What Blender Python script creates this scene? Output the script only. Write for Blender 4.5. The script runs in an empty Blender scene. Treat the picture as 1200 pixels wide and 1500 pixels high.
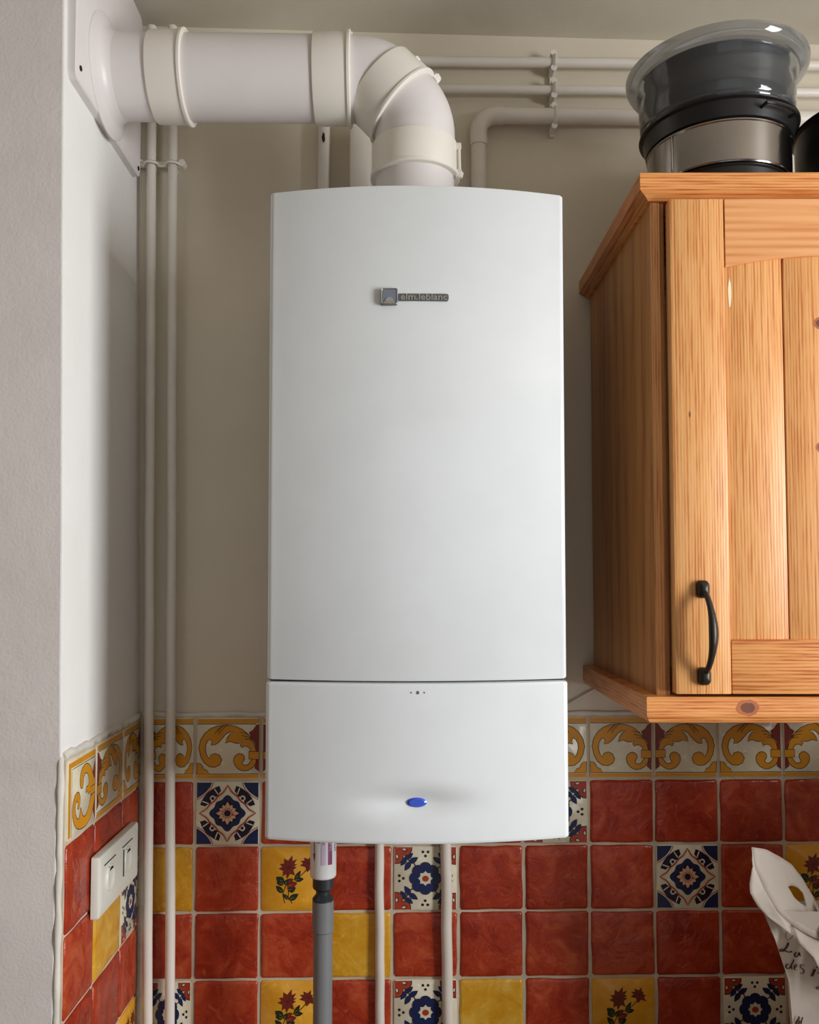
import bpy, bmesh, math, random
from math import sin, cos, pi, radians, sqrt
from mathutils import Vector, Matrix, noise
from mathutils.geometry import tessellate_polygon

random.seed(4)
SC = bpy.context.scene
COL = SC.collection

# ------------------------------------------------------------------ camera
cd = bpy.data.cameras.new('camera')
cam = bpy.data.objects.new('camera', cd)
COL.objects.link(cam)
cam.location = (0, -1.52, 1.62)
cam.rotation_euler = (radians(92.7), 0, radians(-1.03))
cd.sensor_fit = 'VERTICAL'
cd.sensor_height = 36
cd.lens = 1261 / 1500 * 36
cd.shift_y = 40.5 / 1500
cd.clip_start = 0.02
SC.camera = cam

# ------------------------------------------------------------------ world, lamps, exposure
w = bpy.data.worlds.new('sky'); SC.world = w; w.use_nodes = True
w.node_tree.nodes['Background'].inputs[0].default_value = (0.85, 0.92, 1.0, 1)
w.node_tree.nodes['Background'].inputs[1].default_value = 0.4

def area(name, loc, target, sx, sy, power, color):
    l = bpy.data.lights.new(name, 'AREA'); l.shape = 'RECTANGLE'
    l.size = sx; l.size_y = sy; l.energy = power; l.color = color
    o = bpy.data.objects.new(name, l); COL.objects.link(o)
    o.location = loc
    d = Vector(target) - Vector(loc)
    o.rotation_euler = d.to_track_quat('-Z', 'Y').to_euler()
    return o
# daylight entering through the window in the right-hand wall, and an added fill lamp behind the camera
area('window_daylight', (1.93, -1.55, 1.60), (0.0, -1.55, 1.50), 0.70, 1.25, 80, (0.975, 0.99, 1.0))
area('rear_fill_light', (0.35, -3.12, 1.45), (0.35, 0, 1.45), 1.5, 1.9, 2.0, (0.95, 0.98, 1.0))
SC.view_settings.view_transform = 'Standard'
SC.view_settings.look = 'None'
SC.view_settings.exposure = -0.24
SC.view_settings.gamma = 1.0
SC.view_settings.use_curve_mapping = False

# ------------------------------------------------------------------ materials
def lin(c):
    return tuple(((v / 255) / 12.92 if v / 255 <= 0.04045 else ((v / 255 + 0.055) / 1.055) ** 2.4) for v in c) + (1,)

class NT:
    def __init__(s, name):
        s.m = bpy.data.materials.new(name); s.m.use_nodes = True
        s.t = s.m.node_tree; s.n = s.t.nodes; s.b = s.n['Principled BSDF']
    def node(s, typ, **kw):
        n = s.n.new(typ)
        for k, v in kw.items(): setattr(n, k, v)
        return n
    def link(s, a, b): s.t.links.new(a, b)
    def coords(s, scale=(1, 1, 1), rnd=True):
        tc = s.node('ShaderNodeTexCoord'); mp = s.node('ShaderNodeMapping')
        mp.inputs['Scale'].default_value = scale
        if rnd:
            oi = s.node('ShaderNodeObjectInfo'); mul = s.node('ShaderNodeVectorMath', operation='SCALE')
            cx = s.node('ShaderNodeCombineXYZ')
            s.link(oi.outputs['Random'], cx.inputs[0]); s.link(oi.outputs['Random'], cx.inputs[2])
            s.link(cx.outputs[0], mul.inputs[0]); mul.inputs['Scale'].default_value = 37.0
            add = s.node('ShaderNodeVectorMath', operation='ADD')
            s.link(tc.outputs['Object'], add.inputs[0]); s.link(mul.outputs[0], add.inputs[1])
            s.link(add.outputs[0], mp.inputs[0])
        else:
            s.link(tc.outputs['Object'], mp.inputs[0])
        return mp.outputs[0]
    def noise(s, vec, scale, detail=3, rough=0.5, dist=0.0):
        n = s.node('ShaderNodeTexNoise'); s.link(vec, n.inputs['Vector'])
        n.inputs['Scale'].default_value = scale; n.inputs['Detail'].default_value = detail
        n.inputs['Roughness'].default_value = rough; n.inputs['Distortion'].default_value = dist
        return n.outputs['Fac']
    def ramp(s, fac, stops):
        r = s.node('ShaderNodeValToRGB'); s.link(fac, r.inputs[0])
        e = r.color_ramp.elements
        while len(e) < len(stops): e.new(0.5)
        for el, (p, c) in zip(e, stops): el.position = p; el.color = c
        return r.outputs[0]
    def bump(s, fac, strength, dist=0.001, prev=None):
        b = s.node('ShaderNodeBump'); b.inputs['Strength'].default_value = strength
        b.inputs['Distance'].default_value = dist; s.link(fac, b.inputs['Height'])
        if prev is not None: s.link(prev, b.inputs['Normal'])
        s.link(b.outputs[0], s.b.inputs['Normal'])
        return b.outputs[0]

def plain(name, c, rough=0.5, metal=0.0, bump=0.0, bscale=200, var=0.0, coat=0.0):
    t = NT(name); t.b.inputs['Roughness'].default_value = rough
    t.b.inputs['Metallic'].default_value = metal
    t.b.inputs['Coat Weight'].default_value = coat
    c = lin(c); vec = t.coords(rnd=False)
    k = 1 - max(var, 0.03)
    f = t.noise(vec, 14, 4, 0.6)
    col = t.ramp(f, [(0.35, (c[0] * k, c[1] * k, c[2] * k, 1)), (0.62, c)])
    t.link(col, t.b.inputs['Base Color'])
    if bump: t.bump(t.noise(vec, bscale, 3), bump)
    return t.m

def wall_paint(name, c, c2, bump=0.25, spots=False):
    t = NT(name); t.b.inputs['Roughness'].default_value = 0.55
    v = t.coords(rnd=False)
    f = t.noise(v, 3.0, 5, 0.6)
    col = t.ramp(f, [(0.35, lin(c2)), (0.65, lin(c))])
    t.link(col, t.b.inputs['Base Color'])
    b1 = t.bump(t.noise(v, 7, 4), bump, 0.01)
    t.bump(t.noise(v, 240, 3), bump, 0.0012, b1)
    return t.m

def tile_mat(name, dark, mid, light, bstr=0.35):
    t = NT(name); t.b.inputs['Roughness'].default_value = 0.24
    t.b.inputs['Specular IOR Level'].default_value = 0.45
    v = t.coords()
    oi = t.node('ShaderNodeObjectInfo')
    f1 = t.noise(v, 22, 5, 0.62, 0.8)
    ma = t.node('ShaderNodeMath', operation='MULTIPLY_ADD'); t.link(oi.outputs['Random'], ma.inputs[0])
    ma.inputs[1].default_value = 0.16; t.link(f1, ma.inputs[2])
    sub = t.node('ShaderNodeMath', operation='SUBTRACT'); t.link(ma.outputs[0], sub.inputs[0]); sub.inputs[1].default_value = 0.08
    col = t.ramp(sub.outputs[0], [(0.30, lin(dark)), (0.52, lin(mid)), (0.74, lin(light))])
    sc = t.noise(v, 34, 6, 0.7, 2.2)
    mxf = t.ramp(sc, [(0.56, (0, 0, 0, 1)), (0.78, (0.75, 0.75, 0.75, 1))])
    mx = t.node('ShaderNodeMix', data_type='RGBA'); t.link(mxf, mx.inputs[0]); t.link(col, mx.inputs[6])
    L_ = lin(light); mx.inputs[7].default_value = (min(1, L_[0] * 1.25), L_[1] * 1.55, L_[2] * 1.6, 1)
    t.link(mx.outputs[2], t.b.inputs['Base Color'])
    b1 = t.bump(t.noise(v, 26, 4, 0.55, 1.6), bstr * 1.3, 0.005)
    t.bump(t.noise(v, 260, 2), 0.10, 0.0008, b1)
    return t.m

def wood_mat(name, light, mid, dark, axis, scale=1.0, lines=0.5, relief=0.25):
    """pine: fine late-wood lines run along the given axis (0 x, 1 y, 2 z) and bend slightly"""
    t = NT(name); t.b.inputs['Roughness'].default_value = 0.40
    s = [1.0, 1.0, 1.0]; s[axis] = 0.045
    v = t.coords(tuple(q * scale for q in s))
    bend_ = t.noise(v, 5.5, 2, 0.4, 0.0)
    sp = t.node('ShaderNodeSeparateXYZ'); t.link(t.coords((1, 1, 1)), sp.inputs[0])
    across = sp.outputs[2] if axis == 0 else sp.outputs[0]
    if axis == 1: across = sp.outputs[2]
    ph = t.node('ShaderNodeMath', operation='MULTIPLY'); t.link(across, ph.inputs[0]); ph.inputs[1].default_value = 2 * pi / (0.0040 / scale)
    mul = t.node('ShaderNodeMath', operation='MULTIPLY_ADD'); t.link(bend_, mul.inputs[0]); mul.inputs[1].default_value = 85.0; t.link(ph.outputs[0], mul.inputs[2])
    sn = t.node('ShaderNodeMath', operation='SINE'); t.link(mul.outputs[0], sn.inputs[0])
    fine = t.noise(v, 260, 3, 0.6)
    m1 = t.node('ShaderNodeMath', operation='MULTIPLY_ADD'); t.link(sn.outputs[0], m1.inputs[0]); m1.inputs[1].default_value = 0.11 * lines * 2
    t.link(fine, m1.inputs[2])
    col = t.ramp(m1.outputs[0], [(0.30, lin(dark)), (0.44, lin(mid)), (0.64, lin(light))])
    big = t.noise(v, 14, 3)
    mx = t.node('ShaderNodeMix', data_type='RGBA', blend_type='MULTIPLY')
    mx.inputs[0].default_value = 0.7
    t.link(col, mx.inputs[6]); t.link(t.ramp(big, [(0.3, (0.90, 0.83, 0.76, 1)), (0.6, (1, 1, 1, 1))]), mx.inputs[7])
    t.link(mx.outputs[2], t.b.inputs['Base Color'])
    t.bump(m1.outputs[0], relief, 0.0012)
    return t.m

M = {}
M['wall'] = wall_paint('cream_wall_paint', (220, 209, 190), (213, 202, 182))
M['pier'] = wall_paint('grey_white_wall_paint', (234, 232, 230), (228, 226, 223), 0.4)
M['pierf'] = wall_paint('shaded_pier_paint', (206, 199, 195), (199, 192, 188), 0.5)  # greyer copy of the pier paint: the front's shade put into its colour
M['far'] = wall_paint('far_wall_paint', (150, 138, 122), (142, 130, 114))
M['ceil'] = wall_paint('ceiling_paint', (205, 198, 182), (198, 190, 173))
M['floor'] = plain('brown_floor_tile', (112, 88, 66), 0.4, bump=0.1)
M['grout'] = plain('beige_grout', (205, 190, 168), 0.9, bump=0.6, bscale=180, var=0.25)
M['plaster'] = plain('white_filler_bead', (222, 216, 205), 0.8, bump=0.6, bscale=90, var=0.15)
M['red'] = tile_mat('red_glaze', (140, 38, 20), (168, 57, 31), (190, 88, 54))
M['yellow'] = tile_mat('yellow_glaze', (196, 134, 22), (212, 156, 40), (222, 178, 78), 0.2)
M['ochre'] = tile_mat('ochre_glaze', (214, 146, 30), (220, 156, 40), (226, 170, 66), 0.05)
M['cream'] = tile_mat('cream_glaze', (214, 204, 176), (222, 214, 190), (228, 222, 202), 0.05)
def glaze(name, c): return plain(name, c, 0.25, var=0.12)
M['g_orange'] = glaze('painted_orange', (214, 146, 28))
M['g_red'] = glaze('painted_dark_red', (128, 42, 34))
M['g_brick'] = glaze('painted_brick_red', (168, 62, 42))
M['g_line'] = glaze('painted_dark_line', (48, 36, 26))
M['g_blue'] = glaze('painted_blue', (27, 40, 84))
M['g_navy'] = glaze('painted_navy', (26, 22, 50))
M['g_pink'] = glaze('painted_peach', (222, 184, 150))
M['g_green'] = glaze('painted_green', (24, 52, 34))
M['g_cream'] = glaze('painted_cream', (222, 214, 190))
M['white'] = plain('white_enamel', (225, 229, 232), 0.16, var=0.0, coat=0.3)
M['case'] = plain('boiler_casing_paint', (215, 215, 212), 0.4)
M['flue'] = plain('flue_white_lacquer', (222, 216, 214), 0.38, var=0.03)
M['clamp'] = plain('clamp_white_plastic', (232, 226, 216), 0.42, var=0.03)
M['pipe'] = plain('painted_pipe_cream', (226, 218, 208), 0.38, bump=0.15, bscale=60, var=0.06)
M['black'] = plain('black_hole', (18, 16, 15), 0.8)
M['gap'] = plain('dark_gap', (60, 58, 56), 0.8)
M['badge'] = plain('pewter_badge', (120, 122, 124), 0.35, 0.7)
M['badge_lt'] = plain('badge_silver', (196, 196, 194), 0.3, 0.8)
M['badge_bl'] = plain('badge_blue_grey', (112, 120, 134), 0.4)
M['blue'] = plain('blue_lens', (50, 84, 205), 0.2, coat=0.5)
M['pvc_grey'] = plain('grey_pvc', (120, 122, 124), 0.42, var=0.08)
M['pvc_dark'] = plain('dark_union', (44, 48, 52), 0.35, var=0.08)
M['pvc_white'] = plain('white_pvc', (225, 226, 226), 0.3)
M['purple'] = plain('label_purple', (128, 44, 92), 0.4)
M['label_dark'] = plain('label_dark_print', (60, 50, 70), 0.5)
M['lilac'] = plain('label_lilac', (206, 186, 214), 0.5)
M['iron'] = plain('black_iron', (58, 52, 46), 0.38, 0.6, bump=0.4, bscale=120, var=0.3)
M['switch'] = plain('switch_plastic', (226, 227, 216), 0.35)
M['steel'] = plain('brushed_steel', (158, 152, 148), 0.16, 1.0, var=0.12)
M['blackpan'] = plain('black_nonstick', (20, 20, 21), 0.35)
M['darkgrey'] = plain('dark_grey_pan', (62, 62, 64), 0.4)
M['darkpot'] = plain('dark_enamel_pot', (44, 42, 40), 0.3, 0.4)
M['paper'] = plain('white_paper', (208, 197, 187), 0.75, bump=0.7, bscale=45, var=0.05)
M['ink'] = plain('brown_ink', (62, 26, 22), 0.7)
M['cable'] = plain('white_cable', (215, 210, 200), 0.5)
M['counter'] = plain('worktop_laminate', (150, 130, 105), 0.4)
M['frame'] = plain('window_frame_white', (225, 225, 222), 0.4)
PL, PM, PD = (230, 172, 110), (222, 156, 92), (196, 120, 62)
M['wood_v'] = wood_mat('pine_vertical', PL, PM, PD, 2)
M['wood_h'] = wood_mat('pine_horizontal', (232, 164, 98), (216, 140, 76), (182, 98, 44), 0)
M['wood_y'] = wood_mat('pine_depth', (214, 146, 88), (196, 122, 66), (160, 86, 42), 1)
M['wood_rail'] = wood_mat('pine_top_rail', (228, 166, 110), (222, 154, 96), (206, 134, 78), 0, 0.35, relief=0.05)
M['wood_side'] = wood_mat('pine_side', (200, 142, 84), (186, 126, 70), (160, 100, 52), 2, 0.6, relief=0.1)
M['knot'] = plain('wood_knot', (112, 58, 34), 0.5, var=0.4)
M['knot_rim'] = plain('knot_rim', (178, 102, 56), 0.45, var=0.3)
M['chip'] = plain('paint_drip', (246, 226, 190), 0.5)

t = NT('smoked_glass')
t.b.inputs['Base Color'].default_value = (0.42, 0.44, 0.46, 1)
t.b.inputs['Roughness'].default_value = 0.06
t.b.inputs['Transmission Weight'].default_value = 0.92
t.b.inputs['IOR'].default_value = 1.46
M['glass'] = t.m
t = NT('window_glass')
t.b.inputs['Base Color'].default_value = (1, 1, 1, 1); t.b.inputs['Roughness'].default_value = 0.0
t.b.inputs['Transmission Weight'].default_value = 1.0; t.b.inputs['IOR'].default_value = 1.45
M['pane'] = t.m

# ------------------------------------------------------------------ helpers
def put(name, me, parent=None, loc=None, rot=None):
    o = bpy.data.objects.new(name, me); COL.objects.link(o)
    if parent: o.parent = parent
    if loc: o.location = loc
    if rot: o.rotation_euler = rot
    return o
def tag(o, label, cat, group=None):
    o['label'] = label; o['category'] = cat
    if group: o['group'] = group
    return o
def empty(name, loc, label, cat, group=None, rz=0):
    o = bpy.data.objects.new(name, None); COL.objects.link(o)
    o.location = loc; o.rotation_euler = (0, 0, rz); o.empty_display_size = 0.05
    return tag(o, label, cat, group)

class MB:
    """collects vertices and faces of one part"""
    def __init__(s): s.v = []; s.f = []; s.mi = []; s.mats = []
    def mat(s, key):
        if key not in s.mats: s.mats.append(key)
        return s.mats.index(key)
    def add(s, vs, fs, key):
        b = len(s.v); s.v += [tuple(v) for v in vs]; k = s.mat(key)
        for f in fs: s.f.append([i + b for i in f]); s.mi.append(k)
        return s
    def box(s, a, b, key, bev=0.0):
        x0, y0, z0 = a; x1, y1, z1 = b
        e = bev
        if e <= 0:
            vs = [(x, y, z) for z in (z0, z1) for y in (y0, y1) for x in (x0, x1)]
            return s.add(vs, [(0, 2, 3, 1), (4, 5, 7, 6), (0, 1, 5, 4), (2, 6, 7, 3), (0, 4, 6, 2), (1, 3, 7, 5)], key)
        bm = bmesh.new(); bmesh.ops.create_cube(bm, size=1)
        for v in bm.verts:
            v.co = Vector(((x0 + x1) / 2 + v.co.x * (x1 - x0), (y0 + y1) / 2 + v.co.y * (y1 - y0), (z0 + z1) / 2 + v.co.z * (z1 - z0)))
        bmesh.ops.bevel(bm, geom=bm.edges[:], offset=e, segments=2, profile=0.5, affect='EDGES')
        bm.verts.index_update()
        s.add([v.co[:] for v in bm.verts], [[v.index for v in f.verts] for f in bm.faces], key); bm.free(); return s
    def loft(s, rings, key, cap=(True, True), close=True):
        n = len(rings[0]); vs = [p for r in rings for p in r]; fs = []
        for j in range(len(rings) - 1):
            for i in range(n if close else n - 1):
                a = j * n + i; b = j * n + (i + 1) % n
                fs.append((a, b, b + n, a + n))
        if cap[0]: fs.append(tuple(range(n - 1, -1, -1)))
        if cap[1]: fs.append(tuple(range((len(rings) - 1) * n, len(rings) * n)))
        return s.add(vs, fs, key)
    def tube(s, path, rad, key, n=20, cap=(True, True)):
        P = [Vector(p) for p in path]
        R = rad if isinstance(rad, (list, tuple)) else [rad] * len(P)
        rings = []; T0 = None; U = None
        for i, p in enumerate(P):
            a = P[max(i - 1, 0)]; b = P[min(i + 1, len(P) - 1)]
            if i and (P[i] - P[i - 1]).length < 1e-7: a = P[max(i - 2, 0)]
            if i < len(P) - 1 and (P[i + 1] - P[i]).length < 1e-7: b = P[min(i + 2, len(P) - 1)]
            T = (b - a).normalized()
            if U is None:
                U = T.orthogonal().normalized()
                if abs(T.z) > 0.9: U = Vector((1, 0, 0))
                U = (U - T * U.dot(T)).normalized()
            else:
                U = (U - T * U.dot(T)).normalized()
            V = T.cross(U)
            r = R[i]
            rx, ry = r if isinstance(r, tuple) else (r, r)
            rings.append([p + U * cos(2 * pi * k / n) * rx + V * sin(2 * pi * k / n) * ry for k in range(n)])
        return s.loft(rings, key, cap)
    def lathe(s, prof, key, c=(0, 0, 0), n=48):
        rings = [[(c[0] + r * cos(2 * pi * k / n), c[1] + r * sin(2 * pi * k / n), c[2] + z) for k in range(n)] for r, z in prof]
        return s.loft(rings, key, (prof[0][0] > 1e-6, prof[-1][0] > 1e-6))
    def mesh(s, name, smooth=30, weld=False):
        me = bpy.data.meshes.new(name); me.from_pydata(s.v, [], s.f)
        for k in s.mats: me.materials.append(M[k])
        me.polygons.foreach_set('material_index', s.mi)
        bm = bmesh.new(); bm.from_mesh(me)
        if weld: bmesh.ops.remove_doubles(bm, verts=bm.verts, dist=1e-6)
        bmesh.ops.recalc_face_normals(bm, faces=bm.faces)
        bm.to_mesh(me); bm.free()
        if smooth:
            me.polygons.foreach_set('use_smooth', [True] * len(me.polygons))
            me.set_sharp_from_angle(angle=radians(smooth))
        me.update(); return me
    def obj(s, name, parent=None, smooth=30, **kw):
        return put(name, s.mesh(name, smooth), parent, **kw)

def rrect(w, h, r, n=5, cx=0, cy=0):
    pts = []
    for (sx, sy, a0) in ((1, 1, 0), (-1, 1, 90), (-1, -1, 180), (1, -1, 270)):
        for k in range(n + 1):
            a = radians(a0 + 90 * k / n)
            pts.append((cx + sx * (w / 2 - r) + r * cos(a), cy + sy * (h / 2 - r) + r * sin(a)))
    return pts

# ------------------------------------------------------------------ setting
ROOM_X1, ROOM_Y0, CEIL = 2.0, -3.2, 2.612
WLX = -0.4387
def struct(o): o['kind'] = 'structure'; return o
b = MB(); b.box((-0.60, 0, 0), (ROOM_X1 + .1, 0.12, CEIL + .05), 'wall'); wall_back = struct(b.obj('wall_back', smooth=0))
# pier on the left: its side leans a little outwards towards the ceiling, its arris is rounded by hand
rings = []
for z in [0, .5, .8, 1.0, 1.1, 1.2, 1.26, 1.34, 1.376, 1.385, 1.42, 1.5, 1.7, 1.9, 2.1, 2.3, 2.45, CEIL + .05]:
    lean = -0.0147 * max(0, z - 1.38)
    x = WLX - 0.007 + (0.004 if z > 1.384 else 0) + lean
    yf = -0.3545 - (0.0015 if z > 1.384 else 0) + 0.0012 * sin(z * 23) + 0.0010 * sin(z * 57)
    r = 0.003
    rings.append([(-2.0, 0.03, z), (-2.0, yf, z), (x - r, yf, z), (x - r * .3, yf + r * .3, z), (x, yf + r, z), (x, 0.03, z)])
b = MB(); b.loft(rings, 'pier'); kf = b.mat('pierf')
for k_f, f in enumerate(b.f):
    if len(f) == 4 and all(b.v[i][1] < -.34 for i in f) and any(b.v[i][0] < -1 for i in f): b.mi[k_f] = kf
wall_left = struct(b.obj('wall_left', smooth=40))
b = MB(); b.box((-2.1, ROOM_Y0 - .1, 0), (ROOM_X1 + .1, 0.12, .1), 'ceil'); struct(b.obj('ceiling', smooth=0, loc=(0, 0, 2.6136), rot=(0, .0166, 0)))
b = MB(); b.box((-2.1, ROOM_Y0 - .1, -.1), (ROOM_X1 + .1, 0.12, 0), 'floor'); struct(b.obj('floor', smooth=0))
# right-hand wall with its window, rear wall with glazed door
def wall_hole(name, axis, at, a0, a1, h0, h1, z0, z1):
    b = MB()
    def bx(p, q, za, zb):
        if axis == 'x': b.box((at, p, za), (at + .1, q, zb), 'far')
        else: b.box((p, at - .1, za), (q, at, zb), 'far')
    bx(a0, h0, 0, CEIL + .05); bx(h1, a1, 0, CEIL + .05); bx(h0, h1, z1, CEIL + .05)
    if z0 > 0: bx(h0, h1, 0, z0)
    return struct(b.obj(name, smooth=0))
wall_hole('wall_right', 'x', ROOM_X1, ROOM_Y0, 0, -1.95, -1.15, 0.9, 2.3)
wall_hole('wall_rear', 'y', ROOM_Y0, -2.1, ROOM_X1 + .1, -0.45, 1.15, 0.0, 2.4)
b = MB(); b.box((-2.1, ROOM_Y0, 0), (-2.0, 0.03, CEIL + .05), 'far'); struct(b.obj('wall_far_left', smooth=0))
def window(name, axis, at, h0, h1, z0, z1):
    root = bpy.data.objects.new(name, None); COL.objects.link(root); struct(root)
    def bx(mb, p, q, za, zb, k, t0=.03, t1=.07):
        if axis == 'x': mb.box((at + t0, p, za), (at + t1, q, zb), k)
        else: mb.box((p, at - t1, za), (q, at - t0, zb), k)
    f = MB(); m = (h0 + h1) / 2; e = .05
    for p, q, za, zb in ((h0, h0 + e, z0, z1), (h1 - e, h1, z0, z1), (h0 + e, h1 - e, z0, z0 + e), (h0 + e, h1 - e, z1 - e, z1), (m - e / 2, m + e / 2, z0 + e, z1 - e)):
        bx(f, p, q, za, zb, 'frame')
    f.obj('window_frame', root, smooth=0)
    for p, q in ((h0 + e, m - e / 2), (m + e / 2, h1 - e)):
        g = MB(); bx(g, p, q, z0 + e, z1 - e, 'pane', .048, .052); g.obj('pane', root, smooth=0)
window('window_1', 'x', ROOM_X1, -1.95, -1.15, 0.9, 2.3)
window('door_1', 'y', ROOM_Y0, -0.45, 1.15, 0.0, 2.4)

# ------------------------------------------------------------------ tile field
TS = 0.1072
def tile_mesh(seed, key, flat=False):
    rnd = random.Random(seed)
    n = 4; base = rrect(TS, TS, 0.0032, 1)
    # outline with mid-points so that the edges can wander like a hand-made tile
    pts = []
    for i in range(len(base)):
        p = base[i]; q = base[(i + 1) % len(base)]; pts.append(p)
        if (Vector(p) - Vector(q)).length > .05:
            for k in (1, 2, 3): pts.append((p[0] + (q[0] - p[0]) * k / 4, p[1] + (q[1] - p[1]) * k / 4))
    jit = [0.0 if flat else rnd.uniform(-.0011, .0011) for _ in pts]
    def ring(sc, z, jz=0):
        out = []
        for (x, y), j in zip(pts, jit):
            l = sqrt(x * x + y * y)
            out.append(((x + x / l * j) * sc, (y + y / l * j) * sc, z + (rnd.uniform(-jz, jz) if jz else 0)))
        return out
    if flat: rings = [ring(1, -.004), ring(1, .0042), ring(.985, .0050)]
    else: rings = [ring(1, -.004), ring(1, .0030, .0003), ring(.975, .0050, .0003), ring(.90, .0058, .0004), ring(.5, .0053, .0002)]
    b = MB(); b.loft(rings, key, (False, True))
    return b.mesh('tile', 60)

def ell(cx, cy, rx, ry, a=0, n=18):
    a = radians(a); return [(cx + rx * cos(t) * cos(a) - ry * sin(t) * sin(a), cy + rx * cos(t) * sin(a) + ry * sin(t) * cos(a)) for t in [2 * pi * k / n for k in range(n)]]
def leaf(x0, y0, x1, y1, w, n=8):
    d = Vector((x1 - x0, y1 - y0)); q = Vector((-d.y, d.x)).normalized(); out = []
    for sgn in (1, -1):
        ks = range(n) if sgn == 1 else range(n, 0, -1)
        for k in ks:
            t = k / n; p = Vector((x0, y0)) + d * t + q * sgn * w * sin(pi * t ** .85); out.append((p.x, p.y))
    return out
class Paint:
    """flat glaze shapes laid on a tile face, in the tile's own plane"""
    def __init__(s, conv): s.b = MB(); s.c = conv; s.z = 0.0051; s.step = 0.000010
    def fill(s, pts, key, holes=(), line=None, lw=.0008):
        loops = [[Vector((*s.c(p), 0)) for p in l] for l in [pts, *holes]]
        flat = [v for l in loops for v in l]
        tris = tessellate_polygon(loops)
        s.b.add([(v.x, v.y, s.z) for v in flat], [tuple(t) for t in tris], key); s.z += s.step
        if line: s.line(pts, line, lw, True)
    def line(s, pts, key, wd=.0008, closed=False):
        wd *= 1.45
        P = [Vector(s.c(p)) for p in pts]; n = len(P); L = []; R = []
        for i, p in enumerate(P):
            a = P[(i - 1) % n] if (closed or i) else p; c = P[(i + 1) % n] if (closed or i < n - 1) else p
            d = (c - a)
            if d.length < 1e-9: d = Vector((1, 0))
            d.normalize(); q = Vector((-d.y, d.x)) * wd / 2
            L.append(p + q); R.append(p - q)
        vs = [(v.x, v.y, s.z) for v in L] + [(v.x, v.y, s.z) for v in R]
        fs = [(i, (i + 1) % n, n + (i + 1) % n, n + i) for i in range(n if closed else n - 1)]
        s.b.add(vs, fs, key); s.z += s.step
    def done(s, name, mirror=False, rot=0):
        # every face to look along +z
        for i, f in enumerate(s.b.f):
            a, c, d = (Vector(s.b.v[k]) for k in f[:3])
            if (c - a).cross(d - a).z < 0: s.b.f[i] = list(reversed(f))
        v = s.b.v
        if mirror: v = [(-x, y, z) for x, y, z in v]; s.b.f = [list(reversed(f)) for f in s.b.f]
        me = bpy.data.meshes.new(name); me.from_pydata(v, [], s.b.f)
        for k in s.b.mats: me.materials.append(M[k])
        me.polygons.foreach_set('material_index', s.b.mi); me.update(); return me
def conv_crop(x0, y0, x1, y1):
    return lambda p: (((p[0] - x0) / (x1 - x0) - .5) * TS * .985, (.5 - (p[1] - y0) / (y1 - y0)) * TS * .985)
def smooth_poly(pts, it=1, closed=True):
    for _ in range(it):
        out = []
        n = len(pts)
        for i in range(n if closed else n - 1):
            p, q = pts[i], pts[(i + 1) % n]
            out += [(p[0] * .75 + q[0] * .25, p[1] * .75 + q[1] * .25), (p[0] * .25 + q[0] * .75, p[1] * .25 + q[1] * .75)]
        pts = out
    return pts

SCROLL = [(60, 290), (75, 220), (110, 160), (160, 115), (220, 92), (300, 84), (370, 95), (430, 125), (475, 165), (510, 215), (535, 265), (550, 330), (502, 330),
          (495, 300), (470, 280), (445, 280), (427, 294), (414, 270), (425, 240), (405, 254), (370, 252), (330, 236), (286, 252), (298, 210), (325, 168),
          (357, 147), (315, 152), (285, 172), (262, 205), (230, 243), (200, 264), (163, 270), (174, 240), (160, 214), (138, 225), (120, 262), (115, 310), (125, 355),
          (145, 392), (165, 358), (200, 345), (235, 360), (256, 405), (240, 450), (200, 472), (150, 468), (105, 430), (75, 370)]
CURL = [(552, 395), (548, 440), (520, 480), (470, 508), (420, 505), (380, 475), (355, 425), (362, 375), (400, 344), (437, 355), (453, 385), (445, 412), (428, 440), (455, 458), (488, 448), (510, 400)]
def scroll_tile(mirror):
    p = Paint(conv_crop(45, 25, 575, 578))
    p.fill([(45, 28), (575, 28), (575, 70), (45, 70)], 'g_orange'); p.line([(45, 76), (550, 76)], 'g_line', .0009)
    p.fill([(45, 542), (575, 542), (575, 576), (45, 576)], 'g_orange'); p.line([(45, 535), (575, 535)], 'g_line', .0008)
    p.fill([(575, 75), (548, 85), (520, 130), (485, 155), (500, 190), (540, 260), (552, 400), (535, 480), (575, 515)], 'g_red')
    p.fill(SCROLL, 'g_orange', line='g_line', lw=.0009)
    p.fill(smooth_poly(CURL), 'g_orange', line='g_line', lw=.0009)
    p.fill([(487, 326), (575, 330), (575, 402), (487, 398)], 'g_orange', line='g_line', lw=.0009)
    p.fill([(45, 430), (75, 440), (95, 465), (100, 485), (130, 500), (153, 535), (45, 535)], 'g_orange', line='g_line', lw=.0008)
    for l in ([(298, 86), (262, 120), (228, 172)], [(272, 92), (225, 120), (195, 165)], [(250, 95), (235, 130), (222, 150)], [(412, 150), (470, 165), (512, 208)], [(425, 182), (470, 190), (512, 218)], [(450, 212), (485, 216), (516, 228)]):
        p.line(l, 'g_line', .0008)
    return p.done('painted_scroll', mirror)
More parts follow.
